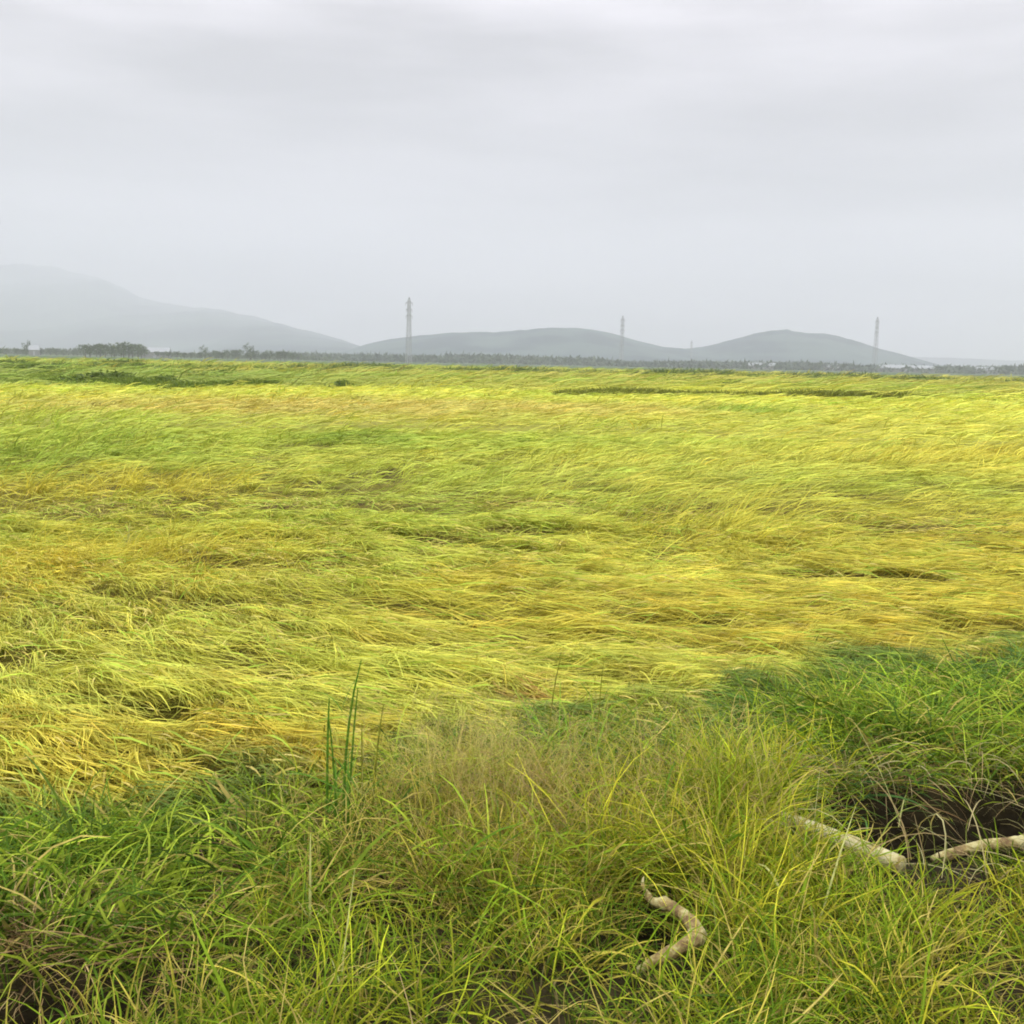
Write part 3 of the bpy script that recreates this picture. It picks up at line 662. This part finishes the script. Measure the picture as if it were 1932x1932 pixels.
tag(o, 'tan wooden pole half buried in dry grass at the right edge below the ditch', 'pole')
st = empty('bent_stick', tuple(PP(1310, 1760, .40))); tag(st, 'crooked bark-stripped stick bent sharply like an elbow, lying in the grass', 'stick')
tube('branch', [PP(1220, 1688, .42), PP(1230, 1700, .44), PP(1252, 1704, .45), PP(1282, 1720, .45), PP(1307, 1744, .46), PP(1313, 1762, .45), PP(1311, 1772, .45), PP(1290, 1785, .44), PP(1248, 1806, .42), PP(1205, 1832, .36)],
     [.010, .013, .019, .019, .021, .026, .024, .020, .018, .010], M_pole, st, seed=5)
tube('twig', [PP(1226, 1690, .43), PP(1213, 1672, .46), PP(1214, 1655, .47)], [.008, .006, .003], M_pole, st, sides=7)

nd = 520; B = Batch()
dx_ = U_(DITCH[0] - .85, DITCH[0] + 1.4, nd); dy_ = DITCH[1] + np.where(rng.random(nd) < .60, U_(.36, .62, nd), U_(-.62, -.42, nd))
dc = np.array([(.55, .47, .22), (.42, .32, .14), (.60, .56, .26), (.30, .36, .06)])[rng.integers(0, 4, nd)]
B.blades(np.stack([dx_, dy_, ground_z(dx_, dy_) + .02], 1), np.where(dy_ > DITCH[1], -1.57, 1.57) + G_(.9, nd), U_(-.1, 1.3, nd), U_(-1.4, .2, nd), U_(.2, .50, nd), U_(.003, .007, nd), dc * .8, dc, seg=6, power=1.2, sway=G_(.5, nd))
tag(B.build('dead_stems', M_grass), 'dry tan stems hanging over the dark ditch at the right', 'dead stems', kind='stuff')

# ------------------------------------------------------------------ pylons
def bars(name, segs, w, mat, parent):
    V = []; F = []
    for p, q in segs:
        p = np.array(p, float); q = np.array(q, float); t = q - p; t /= np.linalg.norm(t)
        s = np.cross(t, (.3, .2, .9)); s /= np.linalg.norm(s); u = np.cross(s, t); b0 = len(V)
        for c in (p, q):
            for sx, sy in ((-1, -1), (1, -1), (1, 1), (-1, 1)): V.append(c + (s * sx + u * sy) * w / 2)
        for k in range(4): F.append((b0 + k, b0 + (k + 1) % 4, b0 + 4 + (k + 1) % 4, b0 + 4 + k))
        F += [(b0 + 3, b0 + 2, b0 + 1, b0), (b0 + 4, b0 + 5, b0 + 6, b0 + 7)]
    me = bpy.data.meshes.new(name); me.from_pydata([tuple(v) for v in V], [], F)
    return link_mesh(name, me, mat, parent)
def make_pylon(label):
    root = empty('pylon', (0, 0, 0)); tag(root, label, 'pylon', 'electricity pylons crossing the plain')
    H = 45.0; half = lambda z: 1.75 - 1.05 * (z / H) ** .8
    lv = [0, 6, 11.5, 16.5, 21, 25, 28.5, 32, 35, 38, 41, 43.5]
    cs = [(-1, -1), (1, -1), (1, 1), (-1, 1)]
    P = lambda c, z: (c[0] * half(z), c[1] * half(z), z)
    for c in cs: bars('leg', [(P(c, z0), P(c, z1)) for z0, z1 in zip(lv[:-1], lv[1:])], .26, M_steel, root)
    seg = []
    for z0, z1 in zip(lv[:-1], lv[1:]):
        for k in range(4):
            c, d_ = cs[k], cs[(k + 1) % 4]
            seg += [(P(c, z0), P(d_, z1)), (P(d_, z0), P(c, z1)), (P(c, z1), P(d_, z1))]
    bars('bracing', seg, .10, M_steel, root)
    for z, w in ((33, 2.4), (37.5, 2.2), (42, 2.6)):
        bars('cross_arm', [((-w, 0, z), (0, -.5, z + .9)), ((w, 0, z), (0, .5, z + .9)), ((-w, 0, z), (w, 0, z)), ((-w, 0, z), (-.6, 0, z - 1)), ((w, 0, z), (.6, 0, z - 1))], .15, M_steel, root)
        for s in (-1, 1): bars('insulator', [((s * w, 0, z - .1), (s * w, 0, z - 2.0))], .18, M_steel, root)
    bars('peak', [((-.7, -.7, 43.5), (0, 0, 46)), ((.7, -.7, 43.5), (0, 0, 46)), ((.7, .7, 43.5), (0, 0, 46)), ((-.7, .7, 43.5), (0, 0, 46))], .25, M_steel, root)
    return root
def copy_tree(o, parent=None):
    c = o.copy(); COL.objects.link(c)
    if parent is not None: c.parent = parent
    for ch in [k for k in o.children]: copy_tree(ch, c)
    return c
py0 = make_pylon('tallest lattice pylon, left of centre above the left end of the middle hill')
PY = [(771, 780, .5, None), (1172, 1330, .6, 'fainter lattice pylon in front of the right end of the middle hill'),
      (1650, 1250, .6, 'lattice pylon in front of the right flank of the rounded hill'), (1303, 1900, .6, 'faintest lattice pylon, far off in the dip between the two hills')]
for i, (px, D, rz, lab) in enumerate(PY):
    o = py0 if i == 0 else copy_tree(py0)
    p = at_y(px, 690, D); o.location = (p[0], D, -.1); o.rotation_euler = (0, 0, rz); o.scale = [(1,) * 3, (1.31,) * 3, (1.33,) * 3, (1,) * 3][i]
    if lab: o['label'] = lab
py0['label'] = 'tallest lattice pylon, left of centre above the left end of the middle hill'

# ------------------------------------------------------------------ trees and woods
def crown_mesh(name, w, h, z0, n, size, seed, lobes=7, cols=((.035, .06, .022), (.07, .11, .03))):
    if name == 'bush': cols = ((.06, .10, .015), (.13, .19, .025))
    r = np.random.default_rng(seed)
    L_ = [(r.normal(0, w * .25), r.normal(0, w * .25), z0 + h * r.uniform(.3, .75), r.uniform(.25, .5) * w, r.uniform(.25, .4) * h) for _ in range(lobes)]
    i = r.integers(0, lobes, n); La = np.array(L_)[i]
    v = r.normal(0, 1, (n, 3)); v /= np.linalg.norm(v, axis=1, keepdims=True); v *= r.uniform(.45, 1.05, (n, 1)) ** .6
    c = np.stack([La[:, 0] + v[:, 0] * La[:, 3], La[:, 1] + v[:, 1] * La[:, 3], La[:, 2] + v[:, 2] * La[:, 4]], 1)
    c[:, 2] = np.maximum(c[:, 2], z0 * .6)
    a = r.normal(0, size, (n, 3)); b = r.normal(0, size, (n, 3))
    V = np.stack([c - a * .5, c + a * .5, c + b], 1).reshape(-1, 3)
    cl = np.array(cols[0]) + (np.array(cols[1]) - np.array(cols[0])) * r.random((lobes, 1))[i] * 1.0
    cl = cl * (1 + r.normal(0, .15, (n, 1)))
    F = np.arange(3 * n).reshape(-1, 3)
    return V, F, np.repeat(cl, 3, 0)
def make_tree(name, label, cat, w, h, z0, n, seed, group, trunk=True, size=.55):
    root = empty(name, (0, 0, 0)); tag(root, label, cat, group)
    V, F, C_ = crown_mesh(name, w, h, z0, n, size, seed)
    mesh_np('crown', V, F, M_leaf, root, C_)
    if trunk:
        tube('trunk', [(0, 0, -.2), (.1, 0, z0 * .5 + .5), (.15, .1, z0 + h * .45)], [.32, .25, .12], M_bark, root, sides=7, sub=2)
    return root
protos = [make_tree('tree', 'dark broad-crowned tree in the row at the foot of the mountain', 'tree', 8.5, 7.5, 2, 420, 11, 'trees in the far row at the left'),
          make_tree('tree', 'dark round tree in the row at the foot of the mountain', 'tree', 6.5, 6.5, 1.8, 360, 12, 'trees in the far row at the left'),
          make_tree('tree', 'tall narrow tree rising above the far row', 'tree', 4.5, 9.5, 2, 300, 13, 'trees in the far row at the left')]
used = [False] * 3
def put_tree(px, D, s, k, lab=None, grp=None):
    o = protos[k] if not used[k] else copy_tree(protos[k]); used[k] = True
    p = at_y(px, 680, D); o.location = (p[0], D, -.1); o.scale = (s, s, s); o.rotation_euler = (0, 0, rng.uniform(0, 6))
    if lab: o['label'] = lab
    if grp: o['group'] = grp
CA, CB, CC_, CD = ('dark tree in the dense clump left of the white-roofed shed', 'low tree in the thin row just right of the white-roofed shed', 'dark tree in the long row between the white-roofed shed and the tall pylon', 'faint tree in the far row near the small white house')
for i, px in enumerate(np.linspace(165, 270, 13)): put_tree(px + rng.uniform(-4, 4), 700 + rng.uniform(-25, 60), rng.uniform(.85, 1.12), i % 2, CA, 'trees of the dense clump')
for i, px in enumerate(np.linspace(278, 380, 8)): put_tree(px + rng.uniform(-5, 5), 790 + rng.uniform(-25, 60), rng.uniform(.5, .8), i % 2, CB, 'trees right of the white-roofed shed')
for i, px in enumerate(np.linspace(395, 560, 18)): put_tree(px + rng.uniform(-5, 5), 820 + rng.uniform(-25, 90), rng.uniform(.62, .95), i % 2, CC_, 'trees of the long dark row')
for i, px in enumerate(np.linspace(-40, 150, 15)): put_tree(px + rng.uniform(-5, 5), 880 + rng.uniform(-25, 90), rng.uniform(.5, .85), i % 2, CD, 'trees near the small white house')
put_tree(472, 800, 1.0, 2, 'tallest narrow tree standing above the dark row left of the tall pylon')
put_tree(50, 850, .95, 2, 'narrow tree beside the small white house at the far left')
put_tree(387, 840, .85, 2, 'narrow tree at the left end of the dark row')
# far belt of woods, one mass
def belt(px0, px1, D0, D1, n, h0, h1, size, cols, seed):
    r = np.random.default_rng(seed); px = r.uniform(px0, px1, n); D = r.uniform(D0, D1, n)
    x = (px - 966) / 966 * TANH * D; hh = h0 + (h1 - h0) * (.6 * vnoise(x, D * .1, 90, seed) + .4 * vnoise(x, D, 16, seed)) ** 1.4
    z = hh * r.random(n) ** .6
    c = np.stack([x, D, z], 1); a = r.normal(0, size, (n, 3)); b = r.normal(0, size, (n, 3))
    V = np.stack([c - a * .5, c + a * .5, c + b], 1).reshape(-1, 3); V[:, 2] = np.maximum(V[:, 2], -.3)
    cl = mix(cols[0], cols[1], vnoise(x, D, 40, seed + 3)) * (1 + r.normal(0, .12, (n, 1)))
    return V, np.repeat(cl, 3, 0)
parts = [belt(520, 2250, 1150, 1600, 42000, 3.5, 10.0, 2.4, ((.05, .08, .06), (.08, .11, .065)), 1),
         belt(-350, 620, 1050, 1350, 15000, 2, 6.5, 1.5, ((.045, .07, .03), (.09, .12, .04)), 2)]
V = np.concatenate([p[0] for p in parts]); Cc = np.concatenate([p[1] for p in parts])
tag(mesh_np('woodland', V, np.arange(len(V)).reshape(-1, 3), M_leaf, None, Cc), 'dark blue-green belt of woods right across the plain below the hills', 'woods', kind='stuff')

# bushes on the paddy banks
bush = make_tree('bush', 'dark green bush on the far paddy bank at the left', 'bush', 2.6, 1.3, 0, 360, 21, 'bushes on the far paddy banks', trunk=False, size=.16)
BU = [(20, 704, 1.0, 2.2), (60, 704, .9, 2.2), (12, 692, 1.2, 1.8), (115, 693, .9, 1.2), (200, 692, 1.3, 1.8), (235, 690, 1.3, 1.7), (245, 697, 1.0, 1.3), (180, 718, .9, 1.6), (215, 718, .8, 1.6),
      (300, 722, .7, 1.5), (360, 712, .7, 1.6), (345, 694, 1.0, 1.2), (1375, 727, .8, 1.8), (1355, 729, .6, 1.6), (700, 697, 1.4, 2.2), (730, 698, 1.3, 2.0), (400, 705, .7, 1.7), (640, 728, .6, 1.2)]
for i, (px, py, s, sx) in enumerate(BU):
    o = bush if i == 0 else copy_tree(bush)
    p = on_plane(px, py + 1, .5); o.location = (p[0], p[1], .42); o.scale = (s * sx * .8, s * 1.1, s * .55); o.rotation_euler = (0, 0, rng.uniform(-.3, .3))
    if i < 13 or px in (400, 640): o['label'] = {(20, 704): 'dark bush at the left edge on the nearer paddy bank', (60, 704): 'dark bush on the nearer bank, just in from the left edge', (12, 692): 'wide low bush at the left edge on the farther bank',
        (115, 693): 'small bush on the farther bank above the gap between two bushes', (200, 692): 'large bush below the dense tree clump, left of its twin', (235, 690): 'large bush below the dense tree clump, right of its twin',
        (245, 697): 'small bush just below the large pair under the tree clump', (180, 718): 'bush on the nearer bank, left of a like one below the tree clump', (215, 718): 'bush on the nearer bank, right of a like one below the tree clump',
        (300, 722): 'small bush nearest the viewer below the white-roofed shed', (360, 712): 'small bush right of and behind the one below the white-roofed shed', (345, 694): 'low bush on the farther bank right of the white-roofed shed',
        (400, 705): 'lone small bush below the thin tree row', (640, 728): 'lone small dark bush in open rice left of the tall pylon'}.get((px, py), o['label'])
    if (px, py) == (1355, 729): o['label'] = 'smaller dark bush touching the larger one before the rounded hill'
    elif px > 1300: o['label'] = 'dark bush on the low paddy bank in front of the rounded hill'
    elif 600 < px < 760: o['label'] = 'dark low bush at the far edge of the field below the tall pylon'
# low grassy paddy banks
def bund(name, label, pts, w, h, n, cols):
    B = Batch(); P = np.array([on_plane(px, py, .5)[:2] for px, py in pts])
    sg = np.hypot(*np.diff(P, axis=0).T); cum = np.concatenate([[0], np.cumsum(sg)]); s = U_(0, cum[-1], n)
    x = np.interp(s, cum, P[:, 0]); y = np.interp(s, cum, P[:, 1]) + G_(w, n)
    hh = h * (.6 + .6 * vnoise(x, y * .1, 4, 77)); d_ = np.hypot(x, y)
    c = mix(cols[0], cols[1], rng.random(n))
    B.blades(np.stack([x, y, np.full(n, .30)], 1), U_(0, 6.28, n), U_(.6, 1.5, n), U_(-.4, .8, n), hh * U_(.7, 1.2, n) * 1.3, d_ * .0011 * U_(.6, 1.2, n), c * .9, c, seg=2)
    tag(B.build(name, M_grass), label, 'paddy bank', kind='stuff')
bund('paddy_bank', 'long dark green line of rough grass on a paddy bank at the right', [(1050, 741), (1250, 741), (1500, 745), (1700, 748), (1932, 750), (2100, 752)], .6, .50, 16000, ((.14, .17, .02), (.28, .30, .04)))
bund('paddy_bank', 'broken line of green weeds on the paddy banks at the far left', [(-150, 712), (60, 711), (200, 720), (330, 727), (520, 722)], 1.0, .5, 9000, ((.10, .17, .02), (.2, .26, .03)))
bund('paddy_bank', 'far green paddy bank behind the weeds at the left', [(-200, 693), (100, 696), (260, 697), (480, 700), (620, 702)], 2.0, .8, 8000, ((.08, .15, .03), (.15, .22, .03)))
bund('paddy_bank', 'thin dark far edge of the rice field in the middle', [(560, 699), (700, 700), (860, 703), (1000, 705), (1300, 711), (1600, 716), (1950, 724), (2100, 726)], 3.0, 1.2, 14000, ((.08, .13, .04), (.16, .21, .05)))

# ------------------------------------------------------------------ far white buildings
def shed(label, px, D, w, h, dep, rz=0.0, cat='building', roofm=None, group='far white buildings'):
    p = at_y(px, 690, D); root = empty('shed', (p[0], D, -.1), rz); tag(root, label, cat, group)
    def box(name, x0, x1, y0, y1, z0, z1, mat):
        V = [(x, y, z) for z in (z0, z1) for x, y in ((x0, y0), (x1, y0), (x1, y1), (x0, y1))]
        me = bpy.data.meshes.new(name); me.from_pydata(V, [], [(3, 2, 1, 0), (4, 5, 6, 7), (0, 1, 5, 4), (1, 2, 6, 5), (2, 3, 7, 6), (3, 0, 4, 7)]); return link_mesh(name, me, mat, root)
    hw = h * .55; box('wall', -w / 2, w / 2, -dep / 2, dep / 2, 0, hw, M_wall)
    V = [(-w / 2 - .4, -dep / 2 - .4, hw + .02), (w / 2 + .4, -dep / 2 - .4, hw + .02), (w / 2 + .4, dep / 2 + .4, hw + .02), (-w / 2 - .4, dep / 2 + .4, hw + .02), (-w / 2 - .4, 0, h), (w / 2 + .4, 0, h)]
    me = bpy.data.meshes.new('roof'); me.from_pydata(V, [], [(0, 1, 5, 4), (2, 3, 4, 5), (3, 0, 4), (1, 2, 5), (3, 2, 1, 0)]); link_mesh('roof', me, M_white, root)
    me = None
    box('door', -w * .08, w * .08, -dep / 2 - .06, -dep / 2 - .003, 0, hw * .8, M_steel)
    return root
shed('small white house among the trees at the far left', 66, 830, 7, 7.5, 7, .3, 'house')
shed('white-roofed shed between the two dark tree rows at the left', 296, 850, 20, 8, 10, .1)
shed('narrow pale shed at the foot of the rounded hill, its left side', 1436, 1180, 30, 7.3, 9)
shed('small pale shed below the middle of the rounded hill', 1570, 1180, 16, 7.3, 9)
shed('long white shed right of the right-hand pylon', 1710, 1175, 58, 7.9, 9)
shed('short white shed near the right edge of the plain', 1862, 1175, 22, 7.7, 9)

# ------------------------------------------------------------------ haze
V = [(x, y, z) for z in (-3.5, 1000) for x, y in ((-9700, -500), (9700, -500), (9700, 9950), (-9700, 9950))]
me = bpy.data.meshes.new('haze'); me.from_pydata(V, [], [(3, 2, 1, 0), (4, 5, 6, 7), (0, 1, 5, 4), (1, 2, 6, 5), (2, 3, 7, 6), (3, 0, 4, 7)])
mh = new_mat('haze'); t = mh.node_tree; o_ = t.nodes.new('ShaderNodeOutputMaterial'); pv = t.nodes.new('ShaderNodeVolumePrincipled')
pv.inputs['Color'].default_value = (.905, .938, 1.0, 1); pv.inputs['Density'].default_value = 3.2e-4; pv.inputs['Anisotropy'].default_value = 0.0
t.links.new(pv.outputs[0], o_.inputs['Volume'])
tag(link_mesh('haze', me, mh), 'pale damp haze over the whole plain', 'haze', kind='stuff')
print('tris', sum(sum(len(p.vertices) - 2 for p in o.data.polygons) if len(o.data.polygons) < 1000 else len(o.data.polygons) * (len(o.data.polygons[0].vertices) - 2) for o in scene.objects if o.type == 'MESH'))
